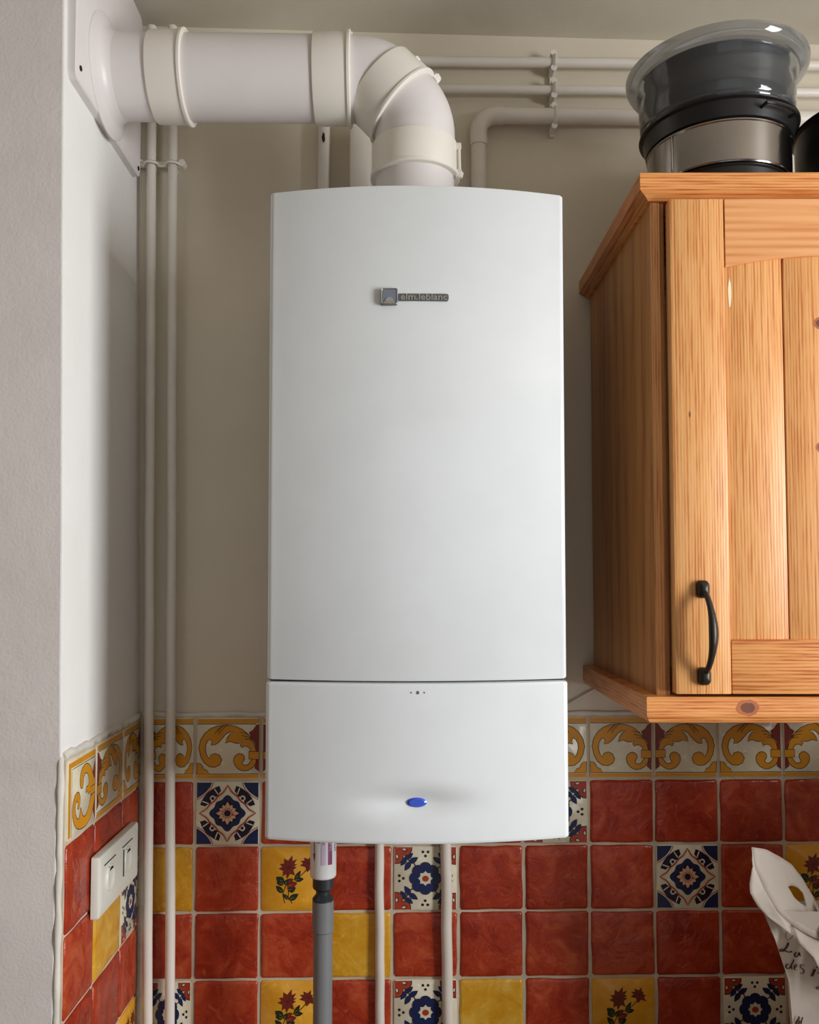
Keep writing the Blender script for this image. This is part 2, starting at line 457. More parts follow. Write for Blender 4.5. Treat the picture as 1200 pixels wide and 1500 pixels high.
def corner_scroll():
    # end tile of the frieze: framed on two sides, the scroll runs downwards
    p = Paint(conv_crop(0, 0, 100, 100))
    p.fill([(1, 4), (99, 3), (99, 11), (9, 11), (9, 97), (1, 97)], 'g_orange'); p.line([(99, 13), (12, 13), (12, 98)], 'g_line', .0008)
    p.fill([(99, 15), (93, 24), (84, 40), (96, 55), (88, 80), (99, 98)], 'g_red')
    p.fill(smooth_poly([(99, 52), (88, 50), (80, 56), (70, 58), (72, 52), (62, 55), (64, 46), (72, 47), (76, 40), (70, 30), (60, 27), (53, 32), (54, 40), (50, 46), (42, 42), (40, 30), (46, 20), (58, 15), (72, 17), (84, 26), (92, 38), (99, 44)]), 'g_orange', line='g_line')
    p.fill(smooth_poly([(99, 64), (94, 76), (84, 90), (68, 97), (50, 97), (32, 93), (20, 82), (14, 68), (17, 54), (26, 46), (37, 46), (43, 54), (42, 64), (37, 69), (32, 66), (35, 61), (31, 56), (26, 60), (25, 69), (30, 78), (38, 82), (42, 76), (44, 66), (50, 78), (57, 84), (68, 82), (76, 74), (82, 62), (99, 60)]), 'g_orange', line='g_line')
    p.fill([(80, 50), (99, 50), (99, 61), (80, 61)], 'g_orange', line='g_line')
    return p.done('painted_scroll')
def polar(f, n=96, c=(0, 0)):
    return [(c[0] + f(t) * cos(t), c[1] + f(t) * sin(t)) for t in [2 * pi * k / n for k in range(n)]]
def medallion():
    S = TS * .985
    p = Paint(lambda q: (q[0] * S, q[1] * S))
    for sx, sy in ((1, 1), (-1, 1), (-1, -1), (1, -1)):
        p.fill([(sx * a, sy * c) for a, c in ((.495, .495), (.25, .495), (.285, .42), (.345, .345), (.42, .285), (.495, .24))], 'g_blue')
        p.line([(sx * a, sy * c) for a, c in ((.23, .495), (.265, .41), (.33, .33), (.41, .265), (.495, .22))], 'g_brick', .0010)
    def star(t):
        a = abs(((t + pi / 4) % (pi / 2)) - pi / 4)      # 0 at a tip, pi/4 half-way
        return .30 + .16 * math.exp(-(a / .16) ** 1.2) - .012 * cos(4 * a * 2)
    for q in range(4):
        a0 = q * pi / 2
        o = []
        for k in range(13):
            t = a0 + radians(17 + 56 * k / 12); o.append((.462 * cos(t), .462 * sin(t)))
        for k in range(13):
            t = a0 + radians(73 - 56 * k / 12); r = .345 + .028 * cos(radians((k - 6) * 60)); o.append((r * cos(t), r * sin(t)))
        p.fill(o, 'g_navy')
        for d in (27, 63):
            t = a0 + radians(d); p.line([(.34 * cos(t), .34 * sin(t)), (.45 * cos(t + .03), .45 * sin(t + .03))], 'g_cream', .0013)
        for d in (33, 57):
            t = a0 + radians(d); p.fill(ell(.350 * cos(t), .350 * sin(t), .030, .030, n=10), 'g_navy')
        t = a0 + pi / 4; p.fill(ell(.352 * cos(t), .352 * sin(t), .044, .034, math.degrees(t) + 90, n=10), 'g_cream')
        p.fill(ell(.338 * cos(t), .338 * sin(t), .026, .026, n=10), 'g_navy')
    p.line(polar(star), 'g_brick', .0022, True); p.line(polar(lambda t: star(t) - .012), 'g_pink', .0006, True)
    ring = lambda t: .255 + .018 * cos(8 * t) + .02 * cos(4 * t)
    p.fill(polar(ring), 'g_navy'); p.line(polar(lambda t: ring(t) - .04), 'g_blue', .0040, True)
    for k in range(12):
        t = 2 * pi * k / 12; L = .185 if k % 3 == 0 else .155
        p.fill(leaf(.05 * cos(t), .05 * sin(t), L * cos(t), L * sin(t), .034), 'g_pink')
        t += pi / 12; p.fill(leaf(.05 * cos(t), .05 * sin(t), .125 * cos(t), .125 * sin(t), .016), 'g_brick')
    p.fill(ell(0, 0, .078, .078), 'g_brick'); p.line(ell(0, 0, .062, .062), 'g_pink', .0009, True); p.fill(ell(0, 0, .050, .050), 'g_navy')
    return p.done('painted_medallion')
def blue_flower():
    S = TS * .985
    p = Paint(lambda q: (q[0] * S, q[1] * S))
    for q in range(4):
        a = q * pi / 2; R = lambda x, y: (x * cos(a) - y * sin(a), x * sin(a) + y * cos(a))
        p.line([R(*z) for z in ((.34, .34), (.29, .27), (.25, .19), (.19, .16))], 'g_line', .0014)
        for (x0, y0, x1, y1) in ((.33, .31, .20, .40), (.27, .24, .12, .335), (.31, .33, .40, .20), (.24, .27, .335, .12)):
            p.fill([R(*z) for z in leaf(x0, y0, x1, y1, .043)], 'g_blue', line='g_line', lw=.0004)
        lob = [(.495, .22), (.43, .225), (.375, .27), (.36, .33), (.38, .37), (.34, .36), (.285, .375), (.24, .42), (.235, .495), (.495, .495)]
        p.fill([R(*z) for z in lob], 'g_brick'); p.line([R(*z) for z in lob[:-1]], 'g_line', .0010)
        for cx, cy, an in ((.34, .455, 10), (.455, .34, 80)):
            p.fill([R(*z) for z in ell(cx, cy, .045, .026, an, 10)], 'g_line'); p.fill([R(*z) for z in ell(cx + .005, cy + .003, .030, .015, an, 10)], 'g_cream')
        for dx, dy in ((-.042, .42), (.042, .42), (0, .355)):
            p.fill([R(*z) for z in ell(dx, dy, .023, .023, n=10)], 'g_line')
    fl = lambda t: .222 + .036 * abs(cos(4 * t)) ** .7
    st = lambda t: .092 + .028 * (1 - abs(sin(4 * t)) ** .7)
    p.fill(polar(fl), 'g_blue', line='g_line', lw=.0005); p.fill(polar(st, 64), 'g_cream'); p.fill(ell(.0, -.005, .055, .048), 'g_brick')
    return p.done('painted_blue_flower')
def red_flower():
    p = Paint(conv_crop(50, 25, 1190, 1175))
    def fl(c, tips, k=.5):
        o = []
        for i, t in enumerate(tips):
            u = tips[(i + 1) % len(tips)]; o.append(t); m = ((t[0] + u[0]) / 2, (t[1] + u[1]) / 2)
            o.append((c[0] + (m[0] - c[0]) * k * 1.25, c[1] + (m[1] - c[1]) * k * 1.25))
        p.fill(o, 'g_red', line='g_line', lw=.0007)
        for t in tips: p.line([c, (c[0] + (t[0] - c[0]) * .7, c[1] + (t[1] - c[1]) * .7)], 'g_line', .0004)
    for l in ([(510, 590), (480, 740), (430, 850), (440, 950), (475, 1065)], [(500, 740), (535, 800), (530, 960), (580, 1000), (608, 1062)], [(480, 730), (560, 640), (680, 590), (760, 540), (830, 470), (900, 380)]):
        p.line(smooth_poly(l, 1, False), 'g_line', .0010)
    for (x0, y0, x1, y1, wd, k) in ((450, 670, 310, 560, 62, 'g_green'), (450, 690, 315, 665, 38, 'g_green'), (430, 850, 310, 720, 44, 'g_green'), (530, 970, 440, 870, 30, 'g_green'), (545, 985, 715, 870, 48, 'g_green'),
                                    (525, 800, 665, 760, 62, 'g_green'), (500, 730, 690, 670, 56, 'g_red'), (480, 690, 610, 590, 44, 'g_red'), (460, 700, 540, 600, 34, 'g_green'), (650, 620, 755, 450, 32, 'g_green'), (650, 615, 810, 600, 40, 'g_green')):
        p.fill(leaf(x0, y0, x1, y1, wd), k, line='g_line', lw=.0007)
        p.line([(x0, y0), ((x0 + x1) / 2, (y0 + y1) / 2)], 'g_orange', .0003)
    fl((530, 390), [(605, 170), (685, 240), (692, 328), (682, 380), (650, 530), (508, 592), (430, 545), (352, 408), (380, 325), (455, 225)])
    fl((910, 320), [(955, 190), (985, 270), (1030, 340), (1035, 440), (880, 470), (750, 350), (758, 268), (820, 210)])
    return p.done('painted_red_flower')
ART = {'S': scroll_tile(False), 'T': scroll_tile(True), 'C': corner_scroll(), 'M': medallion(), 'F': blue_flower(), 'Y': red_flower()}
RED = [tile_mesh(s, 'red') for s in range(7)]
YEL = [tile_mesh(50 + s, 'yellow') for s in range(3)]
BASE = {k: tile_mesh(90, 'ochre' if k == 'Y' else 'cream', True) for k in 'STCMFY'}
ARTN = {'S': 'painted_scroll', 'T': 'painted_scroll', 'C': 'painted_scroll', 'M': 'painted_medallion', 'F': 'painted_flower', 'Y': 'painted_flower'}
LAB = {'r': 'plain red glazed tile', 'y': 'plain yellow glazed tile', 'S': 'cream border tile with yellow scroll', 'T': 'cream border tile with yellow scroll', 'C': 'cream border end tile with yellow scroll',
       'M': 'cream tile with navy and blue medallion', 'F': 'white tile with blue flower', 'Y': 'ochre tile with red flowers'}
rt = random.Random(11)
def place_tile(kind, c, side, parent, sx=1.0, sy=1.0):
    me = rt.choice(RED) if kind == 'r' else rt.choice(YEL) if kind == 'y' else BASE[kind]
    o = put('tile', me, parent)
    R = Matrix(((1, 0, 0), (0, 0, -1), (0, 1, 0))) if side == 'back' else Matrix(((0, 0, 1), (1, 0, 0), (0, 1, 0)))
    tilt = Matrix.Rotation(rt.uniform(-.006, .006), 3, 'X') @ Matrix.Rotation(rt.uniform(-.006, .006), 3, 'Y') @ Matrix.Rotation(rt.uniform(-.006, .006), 3, 'Z')
    turn = Matrix.Identity(3)
    if kind in 'ry' and abs(sx - sy) < .01: turn = Matrix.Rotation(rt.choice((0, pi / 2, pi, -pi / 2)), 3, 'Z')
    o.matrix_local = Matrix.Translation(c) @ (R @ tilt @ turn).to_4x4() @ Matrix.Diagonal((sx, sy, 1, 1))
    o['label'] = LAB[kind]
    if kind in ART:
        put(ARTN[kind], ART[kind], o)
COLS = [-0.4387 + 0.011, -0.3437] + [-0.3437 + 0.1138 * k for k in range(1, 12)]
ROWS = [1.3835, 1.2745, 1.1628, 1.0500, .9374, .8245, .7120]
GRID = ['TSTSTSTSTSTS', 'rMrrrrFrrrrr', 'yrYrFrrMrrYr', 'rrryrrrrrrrr', 'FrYrFyrYrFrr', 'rryrrrrMrryr']
GRID[1] = 'rMrrrrFrrrrr'; GRID[2] = 'yrYrFrrrMrYr'; GRID[3] = 'rrryrrrrrrrr'
for r in range(6):
    for c in range(12):
        x0, x1 = COLS[c], COLS[c + 1]; z1, z0 = ROWS[r], ROWS[r + 1]
        place_tile(GRID[r][c], Vector(((x0 + x1) / 2, -.0045, (z0 + z1) / 2)), 'back', wall_back, (x1 - x0 - .0052) / TS, (z1 - z0 - .0044) / TS)
b = MB(); b.box((-.44, -.0072, .70), (.96, .004, 1.3845), 'grout'); g = b.obj('grout_bed', wall_back, smooth=0)
LC = [-.3465, -.2335, -.1080, -.0110]
LR = [1.3800, 1.2665, 1.1450, 1.0330, .9205, .8080, .6960]
LG = ['CTS', 'rrr', 'ryF', 'rrr', 'rrY', 'yrr']
for r in range(6):
    for c in range(3):
        place_tile(LG[r][c], Vector((WLX - .003, (LC[c] + LC[c + 1]) / 2, (LR[r] + LR[r + 1]) / 2)), 'left', wall_left, (LC[c + 1] - LC[c] - .0045) / TS, (LR[r] - LR[r + 1] - .0045) / TS)
b = MB(); b.box((WLX - .010, -.3485, .70), (WLX - .0005, .002, 1.381), 'grout'); b.obj('grout_bed', wall_left, smooth=0)
# uneven bead of filler over the tiles
def bead(pts_f, n, parent, r0):
    path = [pts_f(k / n) for k in range(n + 1)]
    rad = [(r0 * (1 + .5 * noise.noise(Vector((k * .31, 2, 0)))), r0 * (1 + .7 * noise.noise(Vector((k * .37, 7, 3))))) for k in range(n + 1)]
    b = MB(); b.tube(path, rad, 'plaster', 8); b.obj('filler_bead', parent, smooth=60)
bead(lambda t: (-.436 + 1.4 * t, -.0035, 1.3865 + .002 * noise.noise(Vector((t * 30, 0, 0)))), 150, wall_back, .0045)
bead(lambda t: (WLX - .004, -.352 + .35 * t, 1.3845 + .003 * noise.noise(Vector((t * 9, 5, 0)))), 60, wall_left, .0060)
bead(lambda t: (WLX - .0055, -.3512, .70 + .685 * t), 60, wall_left, .0048)

# ------------------------------------------------------------------ boiler
BX, BW = 0.031, 0.2005
boiler = empty('gas_boiler', (BX, 0, 1.28), 'tall glossy white wall-hung gas boiler with bowed front', 'boiler')
def bowed(mb, z0, z1, hw, yb, yf, bow, key, disp=None, nx=28, nz=2, top_hw=None):
    """shell with a bowed front; the sides run back to the wall"""
    r = .007
    def ring(z, ins, hwz):
        p = [(-hwz + ins, yb, z), (-hwz + ins, yf + r + .02, z), (-hwz + ins, yf + r + ins, z)]
        for k in range(1, 4):
            a = radians(90 * k / 4); p.append((-hwz + ins + r * (1 - cos(a)), yf + ins + r * (1 - sin(a)), z))
        for k in range(nx + 1):
            u = -1 + 2 * k / nx; x = u * (hwz - r - ins)
            y = yf + ins - bow * (1 - abs(u) ** 2.0)
            if disp: y += disp(x, z)
            p.append((x, y, z))
        for k in range(3, 0, -1):
            a = radians(90 * k / 4); p.append((hwz - ins - r * (1 - cos(a)), yf + ins + r * (1 - sin(a)), z))
        p += [(hwz - ins, yf + r + ins, z), (hwz - ins, yf + r + .02, z), (hwz - ins, yb, z)]
        return p
    th = top_hw or hw
    H = lambda z: hw + (th - hw) * (z - z0) / (z1 - z0)
    zs = [(z0, .003), (z0 + .0008, .0012), (z0 + .003, 0)] + [(z0 + .003 + (z1 - z0 - .006) * k / nz, 0) for k in range(1, nz)] + [(z1 - .003, 0), (z1 - .0008, .0012), (z1, .003)]
    mb.loft([ring(z, i, H(z)) for z, i in zs], key)
LZ = -1.28
b = MB(); b.box((-.192, -.345, 1.300 + LZ), (.192, -.052, 2.135 + LZ), 'case', .004); b.box((-.196, -.36, 1.484 + LZ), (.196, -.054, 1.4915 + LZ), 'gap')
b.obj('casing', boiler)
b = MB(); bowed(b, 1.4885 + LZ, 2.1475 + LZ,   .1998, -.054, -.370, .025, 'white', top_hw=.2002); up = b.obj('upper_front_panel', boiler, smooth=35)
DX, DZ = -.001, 1.3318 + LZ
def dimple(x, z):
    dx = (x - DX) / .066; dz = (z - DZ) / .0185
    e = abs(dx) ** 2.0 + abs(dz) ** 2.0
    return .0105 * math.exp(-e * 1.25)
b = MB(); bowed(b, 1.2800 + LZ, 1.4862 + LZ, .2008, -.054, -.3725, .024, 'white', dimple, 110, 90); low = b.obj('lower_front_panel', boiler, smooth=35)
yb = -.3725 - .024 + .0097
b = MB(); b.loft([[(x, yb + .003, z) for x, z in ell(DX, DZ, .0128, .0062, n=32)], [(x, yb - .0012, z) for x, z in ell(DX, DZ, .0128, .0062, n=32)], [(x, yb - .0028, z) for x, z in ell(DX, DZ, .0100, .0044, n=32)]], 'blue')
o = b.obj('indicator_lens', boiler); o['label'] = 'blue oval indicator lens'
ym = -.3725 - .024
b = MB()
for dx, rr in ((-.0085, .0009), (0, .0019), (.0085, .0009)):
    b.loft([[(x, ym + .001, z) for x, z in ell(dx + .0, 1.4745 + LZ, rr, rr * 1.2, n=12)], [(x, ym - .0004, z) for x, z in ell(dx, 1.4745 + LZ, rr, rr * 1.2, n=12)]], 'badge')
b.obj('setting_marks', boiler)

def text_mesh(txt, size, key, depth=.0004, shear=0.0, bold=0.0):
    cu = bpy.data.curves.new('txt', 'FONT'); cu.body = txt; cu.size = size; cu.extrude = depth; cu.shear = shear; cu.offset = bold
    cu.align_x = 'LEFT'
    o = bpy.data.objects.new('txt', cu); COL.objects.link(o)
    dg = bpy.context.evaluated_depsgraph_get(); me = bpy.data.meshes.new_from_object(o.evaluated_get(dg))
    bpy.data.objects.remove(o); me.materials.clear(); me.materials.append(M[key]); return me
# badge: square emblem plus a bar with raised lettering
yf = -.3952
bl, br, bz = -.0490, .0412, 1.9945 + LZ
badge_z = bz
b = MB(); b.loft([[(bl + .0115 + x, yf + d, badge_z + .0005 + z) for x, z in rrect(.0228, .0228, .003)] for d in (.002, -.0024)] + [[(bl + .0115 + x, yf - .0034, badge_z + .0005 + z) for x, z in rrect(.0208, .0208, .0025)]], 'badge')
b.loft([[((bl + .022 + br) / 2 + x, yf + d, badge_z + z) for x, z in rrect(br - bl - .022, .0098, .003)] for d in (.002, -.0012)], 'badge')
badge = b.obj('badge', boiler); badge['label'] = 'pewter badge with square emblem'
b = MB(); b.loft([[(bl + .0115 + x, yf + d, badge_z + .0013 + z) for x, z in rrect(.0170, .0160, .001)] for d in (-.0030, -.0038)], 'badge_bl')
o = b.obj('emblem_field', badge)
b = MB()
dome = [(.0055 * cos(radians(a)), .0058 * sin(radians(a))) for a in range(0, 181, 15)]
b.loft([[(bl + .0115 + x, yf + d, badge_z - .0066 + z) for x, z in dome] for d in (-.0036, -.0046)], 'badge_lt')
b.box((bl + .0045, yf - .0046, badge_z - .0088), (bl + .0185, yf - .0030, badge_z - .0070), 'badge_lt')
fr = rrect(.0222, .0222, .003); fi = rrect(.0185, .0175, .0015)
b.loft([[(bl + .0115 + x, yf - .0034, badge_z + .0005 + z) for x, z in fr], [(bl + .0115 + x, yf - .0046, badge_z + .0008 + z) for x, z in rrect(.0205, .0200, .002)], [(bl + .0115 + x, yf - .0034, badge_z + .0010 + z) for x, z in fi]], 'badge_lt', (False, False))
b.obj('emblem', badge)
tm = text_mesh('elm.leblanc', .0118, 'badge_lt', .0006, 0, .00012)
o = put('lettering', tm, badge, (bl + .0262, yf - .0016, badge_z - .0034), (pi / 2, 0, 0))
bb = [v.co.x for v in tm.vertices]; o.scale = ((br - bl - .0285) / (max(bb) - min(bb)), 1, 1)

# ------------------------------------------------------------------ flue
flue = empty('flue_duct', (.032, -.21, 2.147), 'wide white flue duct running from boiler top to left wall', 'flue pipe')
FO = Vector((.032, -.21, 2.147))
FR, CR = .0622, .0660
def rel(x, z, y=-.21): return Vector((x, y, z)) - FO
HZ = 2.4000; D1 = Vector((-.030, 0, HZ)); D2 = Vector((.032, 0, HZ - .062))
def bend(a, p, c, r, n=10):
    """fillet between directions a->p and p->c"""
    u = (a - p).normalized(); v = (c - p).normalized()
    ang = u.angle(v); tl = r / math.tan(ang / 2)
    A = p + u * tl; B = p + v * tl; C = p + (u + v).normalized() * (r / sin(ang / 2))
    e1 = (A - C).normalized(); nrm = e1.cross((B - C).normalized()).normalized(); tot = (A - C).angle(B - C)
    return [C + Matrix.Rotation(tot * k / n, 3, nrm) @ (A - C) for k in range(n + 1)]
A0 = Vector((-.6, 0, HZ)); B0 = Vector((.032, 0, 2.1))
e1 = bend(A0, D1, D2, .072); e2 = bend(D1, D2, B0, .072)
toF = lambda p: Vector((p.x, -.21, p.z)) - FO
b = MB(); b.tube([rel(-.4505, HZ), rel(-.10, HZ)], FR, 'flue', 64); b.obj('horizontal_pipe', flue)
b = MB(); b.tube([rel(-.10, HZ)] + [toF(p) for p in e1] + [toF(D1.lerp(D2, .5))], FR - .0004, 'flue', 64); b.obj('elbow', flue)
b = MB(); b.tube([toF(D1.lerp(D2, .45))] + [toF(p) for p in e2] + [rel(.032, 2.27)], FR, 'flue', 64); b.obj('elbow', flue)
b = MB(); b.tube([rel(.032, 2.30), rel(.032, 2.150)], FR - .0012, 'flue', 64); b.obj('vertical_pipe', flue)
def collar(p, q, rim_at_end=True):
    p, q = Vector(p), Vector(q); d = (q - p).normalized(); L = (q - p).length
    b = MB()
    prof = [(0, FR + .0002), (0, CR - .0004), (.0015, CR), (L - .006, CR + .0006), (L - .0045, CR + .0032), (L - .001, CR + .0034), (L, CR + .0022), (L + .0002, FR + .0002)]
    b.tube([p + d * a for a, r in prof], [r for a, r in prof], 'clamp', 64)
    return b.obj('collar', flue, smooth=35)
def clamp_bolt(c, parent, outward, p, q, g=.7):
    """two lugs joined by a bolt, standing on the collar"""
    outward = Vector(outward).normalized(); p, q = Vector(p), Vector(q)
    a0 = p + outward * (CR + .0035); a1 = q + outward * (CR + .0045); d = (a1 - a0).normalized()
    b = MB()
    b.tube([a0 + d * .002, a1 + d * .003], .0022 * g, 'clamp', 10)
    for s_, k in ((a0, .0055), (a1, .0068)):
        b.tube([s_ - outward * .005, s_ + outward * .003], [k * g, k * g * .85], 'clamp', 8)
    b.tube([a1 - d * .001, a1 + d * .007], [.0055 * g, .0038 * g], 'clamp', 6)
    b.obj('clamp_bolt', parent)
c1 = collar(rel(-.3715, HZ), rel(-.3185, HZ)); clamp_bolt(None, c1, (0, 0, 1), rel(-.366, HZ), rel(-.324, HZ))
c2 = collar(rel(-.1235, HZ), rel(-.0670, HZ)); clamp_bolt(None, c2, (0, -.1, 1), rel(-.114, HZ), rel(-.072, HZ))
dg_ = Vector((1, 0, -1)).normalized()
pd = toF(Vector((.0135, 0, 2.3550))); c3 = collar(pd - dg_ * .0535, pd); clamp_bolt(None, c3, (1, -.05, 1), pd - dg_ * .040, pd + dg_ * .002, 1.35)
c4 = collar(rel(.032, 2.2935), rel(.032, 2.2400)); clamp_bolt(None, c4, (1, -.25, 0), rel(.032, 2.287), rel(.032, 2.244), 1.1)
# rosette where the duct meets the plate
b = MB(); prof = [(0, .090), (.0015, .090), (.0045, .083), (.007, .074), (.010, .068), (.018, FR + .0014), (.022, FR + .0002)]
b.tube([rel(-.4438 + a, HZ) for a, r in prof], [r for a, r in prof], 'flue', 64); b.obj('wall_rosette', flue, smooth=50)

plate = empty('flue_wall_plate', (-.4505, -.19, 2.32), 'white square cover plate around flue on left wall', 'wall plate')
b = MB(); pc = [(y, z) for y, z in rrect(.306, .286, .012, 4, -.0025, .143)]
b.loft([[(-.0065, y, z) for y, z in pc], [(.0055, y, z) for y, z in pc], [(.0070, -.0025 + (y + .0025) * .986, .143 + (z - .143) * .986) for y, z in pc]], 'flue'); b.obj('plate', plate)
for y, z in ((-.139, .022), (.136, .012)):
    b = MB(); b.tube([(.006, y, z), (.0085, y, z)], .0038, 'black', 14); o = b.obj('screw', plate); o['label'] = 'dark screw head'

# ------------------------------------------------------------------ painted pipes
def wavy(p, q, n=24, amp=.0008, seed=0):
    p, q = Vector(p), Vector(q)
    return [p.lerp(q, k / n) + Vector((noise.noise(Vector((k * .35, seed, 0))), noise.noise(Vector((k * .35, seed, 9))), 0)) * amp * 2 for k in range(n + 1)]
def pipe(name, path, r, label, n=18):
    b = MB(); b.tube(path, r, 'pipe', n); return tag(b.obj(name, smooth=50), label, 'pipe')
pipe('painted_pipe', wavy((-.4120, -.030, .70), (-.4300, -.030, 2.600), seed=1), .0082, 'cream painted vertical pipe nearest the left corner, full height')
pipe('painted_pipe', wavy((-.3745, -.030, .70), (-.3930, -.030, 2.600), seed=2), .0082, 'cream painted vertical pipe right of the corner pipe')
pipe('painted_pipe', wavy((-.0225, -.017, .70), (-.0255, -.017, 1.299), seed=3), .0080, 'cream painted thin pipe under boiler, left of blue flower tiles')
pipe('painted_pipe', wavy((.0935, -.018, .70), (.0885, -.018, 1.299), seed=4), .0094, 'cream painted thicker pipe under boiler, right of blue flower tiles')
# double clip holding the corner pipes
b = MB()
for cx in (-.4274, -.3905):
    arc = [(cx + .0105 * cos(radians(a)), -.030 - .0105 * sin(radians(a)), 2.352) for a in range(0, 181, 15)]
    b.tube(arc, [(.0022, .0065)] * len(arc), 'clamp', 8)
    b.tube([(cx, -.0005, 2.352), (cx, -.020, 2.352)], .0045, 'clamp', 10)
b.box((-.4180, -.030, 2.3475), (-.4000, -.025, 2.3565), 'clamp', .001)
b.box((-.4490, -.030, 2.3470), (-.4370, -.025, 2.3570), 'clamp', .001); b.box((-.3815, -.031, 2.3465), (-.3700, -.025, 2.3575), 'clamp', .001)
b.tube([(-.3730, -.036, 2.352), (-.3730, -.022, 2.352)], .0062, 'clamp', 12); b.tube([(-.4440, -.036, 2.352), (-.4440, -.024, 2.352)], .0050, 'clamp', 12)
tag(b.obj('pipe_clip'), 'white double clip holding the two corner pipes below flue', 'pipe clip')
# run under the ceiling
pipe('ceiling_pipe', wavy((-.02, -.022, 2.5480), (1.6, -.022, 2.5470), 40, seed=5), .0088, 'upper thin cream pipe running under ceiling towards the right')
pipe('ceiling_pipe', wavy((-.02, -.022, 2.4975), (1.6, -.022, 2.4965), 40, seed=6), .0080, 'lower thin cream pipe running under ceiling behind glass dish')
vx, hz = .1500, 2.4470
arc = [(vx + .030 - .030 * cos(radians(a)), -.026, hz - .030 + .030 * sin(radians(a))) for a in range(0, 91, 9)]
gas = empty('gas_pipe', (vx, -.026, 2.10), 'thick cream pipe rising behind boiler and turning right below thin pipes', 'pipe')
o_ = Vector((vx, -.026, 2.10))
b = MB(); b.tube([Vector(p) - o_ for p in [(vx, -.026, 1.9), *arc, (1.6, -.026, hz)]], .0135, 'pipe', 24); b.obj('tube', gas, smooth=50)
b = MB(); b.tube([Vector(p) - o_ for p in [(vx, -.026, hz - .055), (vx, -.026, hz - .030), *arc[1:], (vx + .045, -.026, hz)]], .0152, 'pipe', 24); b.obj('elbow_fitting', gas, smooth=50)
b = MB()
for z, rr in ((2.5478, .0105), (2.4972, .0098), (2.4470, .0155)):
    arc2 = [(.2850, -.024 - rr * sin(radians(a)), z + rr * cos(radians(a))) for a in range(0, 181, 15)]
    b.tube(arc2, [(.0045, .0016)] * len(arc2), 'clamp', 8)
    for s_ in (1, -1):
        b.tube([(.2850, -.0005, z + s_ * (rr + .003)), (.2850, -.030, z + s_ * (rr + .003))], .0058, 'clamp', 8)
b.box((.2810, -.008, 2.420), (.2890, -.0005, 2.567), 'clamp')
tag(b.obj('pipe_clip'), 'white triple clip fixing the ceiling pipes beside glass dish', 'pipe clip')
# pieces of pipework glimpsed between flue and boiler
b = MB(); b.tube(wavy((-.1225, -.016, 1.30), (-.1255, -.016, 2.440), seed=7), .0105, 'pipe', 16)
ch = b.obj('chipped_pipe', smooth=50); tag(ch, 'cream pipe with a dark chip, behind flue left of elbow', 'pipe')
b = MB(); b.add([(-.1290, -.0272, 2.404), (-.1262, -.0275, 2.414), (-.1238, -.0275, 2.410), (-.1228, -.0272, 2.400), (-.1248, -.0275, 2.394), (-.1275, -.0275, 2.397)], [(0, 1, 2, 3, 4, 5)], 'black')
o = b.obj('paint_chip', ch, smooth=0); o['label'] = 'dark paint chip'
b = MB(); b.box((-.0790, -.050, 1.40), (-.0400, -.0005, 2.430), 'pipe', .008)
tag(b.obj('pipe_casing'), 'pale boxed vertical casing glimpsed under the flue elbow', 'pipe casing')
# thin cable beside boiler
b = MB(); pth = [(.20, -.006, 1.372), (.26, -.006, 1.385), (.305, -.006, 1.4025), (.335, -.006, 1.4200), (.365, -.006, 1.4350), (.42, -.006, 1.4400)]
b.tube(smooth_3 := [Vector(pth[0])] + [Vector(pth[i]).lerp(Vector(pth[i + 1]), t_) for i in range(5) for t_ in (.25, .75)] + [Vector(pth[5])], .0022, 'cable', 8)
tag(b.obj('cable'), 'thin white cable on wall between boiler and cabinet', 'cable')

# ------------------------------------------------------------------ condensate drain
drain = empty('condensate_drain', (-.1110, -.14, .70), 'white and grey drain tube hanging under left of boiler', 'drain pipe')
b = MB(); b.lathe([(.0192, .455), (.0205, .457), (.0208, .580), (.0208, .580)], 'pvc_white', n=40); wt = b.obj('white_tube', drain)
b = MB(); b.lathe([(.010, .425), (.0112, .4275), (.0112, .433), (.0165, .438), (.0165, .456), (.012, .459)], 'pvc_dark', n=12); b.lathe([(.0160, .4175), (.0168, .4185), (.0168, .421), (.0112, .428), (.0112, .440)], 'pvc_dark', n=32); o = b.obj('union_nut', drain); o['label'] = 'dark grey union nut'
b = MB(); b.lathe([(.0152, .370), (.0168, .372), (.0168, .4185), (.0150, .4200)], 'pvc_grey', n=40); b.obj('socket_sleeve', drain)
b = MB(); b.lathe([(.0150, .0), (.0150, .372)], 'pvc_grey', n=40); o = b.obj('grey_tube', drain)
# label printing wrapped on the white tube
def wrap(me, r, a0, z0):
    """flat mesh (x along the tube's height, y around it) onto the tube"""
    for v in me.vertices:
        a = a0 + v.co.y / r; v.co = Vector((r * sin(a), -r * cos(a), z0 - v.co.x))
    me.update(); return me
for txt, a0, sz, key in (('PRODUITS', .10, .0085, 'lilac'), ('CONDENSATS', .62, .0070, 'purple')):
    me = bpy.data.meshes.new('bar'); w_ = .0072; L = .060
    n = 14; vs = [(L * k / n, s_ * w_ / 2, 0) for k in range(n + 1) for s_ in (-1, 0, 1)]
    fs = [(3 * k + j, 3 * k + 3 + j, 3 * k + 4 + j, 3 * k + 1 + j) for k in range(n) for j in (0, 1)]
    me.from_pydata(vs, [], fs); me.materials.append(M[key]); wrap(me, .0211, a0, .538)
    put('label_band', me, wt)
for txt, a0, sz, key, z0, r_ in (('PVC eau', .02, .0088, 'purple', .540, .0214), ('COLLE PVC', .545, .0072, 'lilac', .535, .0214), ('ANNEAUX', 1.02, .0068, 'label_dark', .529, .0212), ('100', -.36, .0060, 'label_dark', .520, .0212)):
    me = text_mesh(txt, sz, key, .0); wrap(me, r_, a0, z0); put('label_lettering', me, wt)
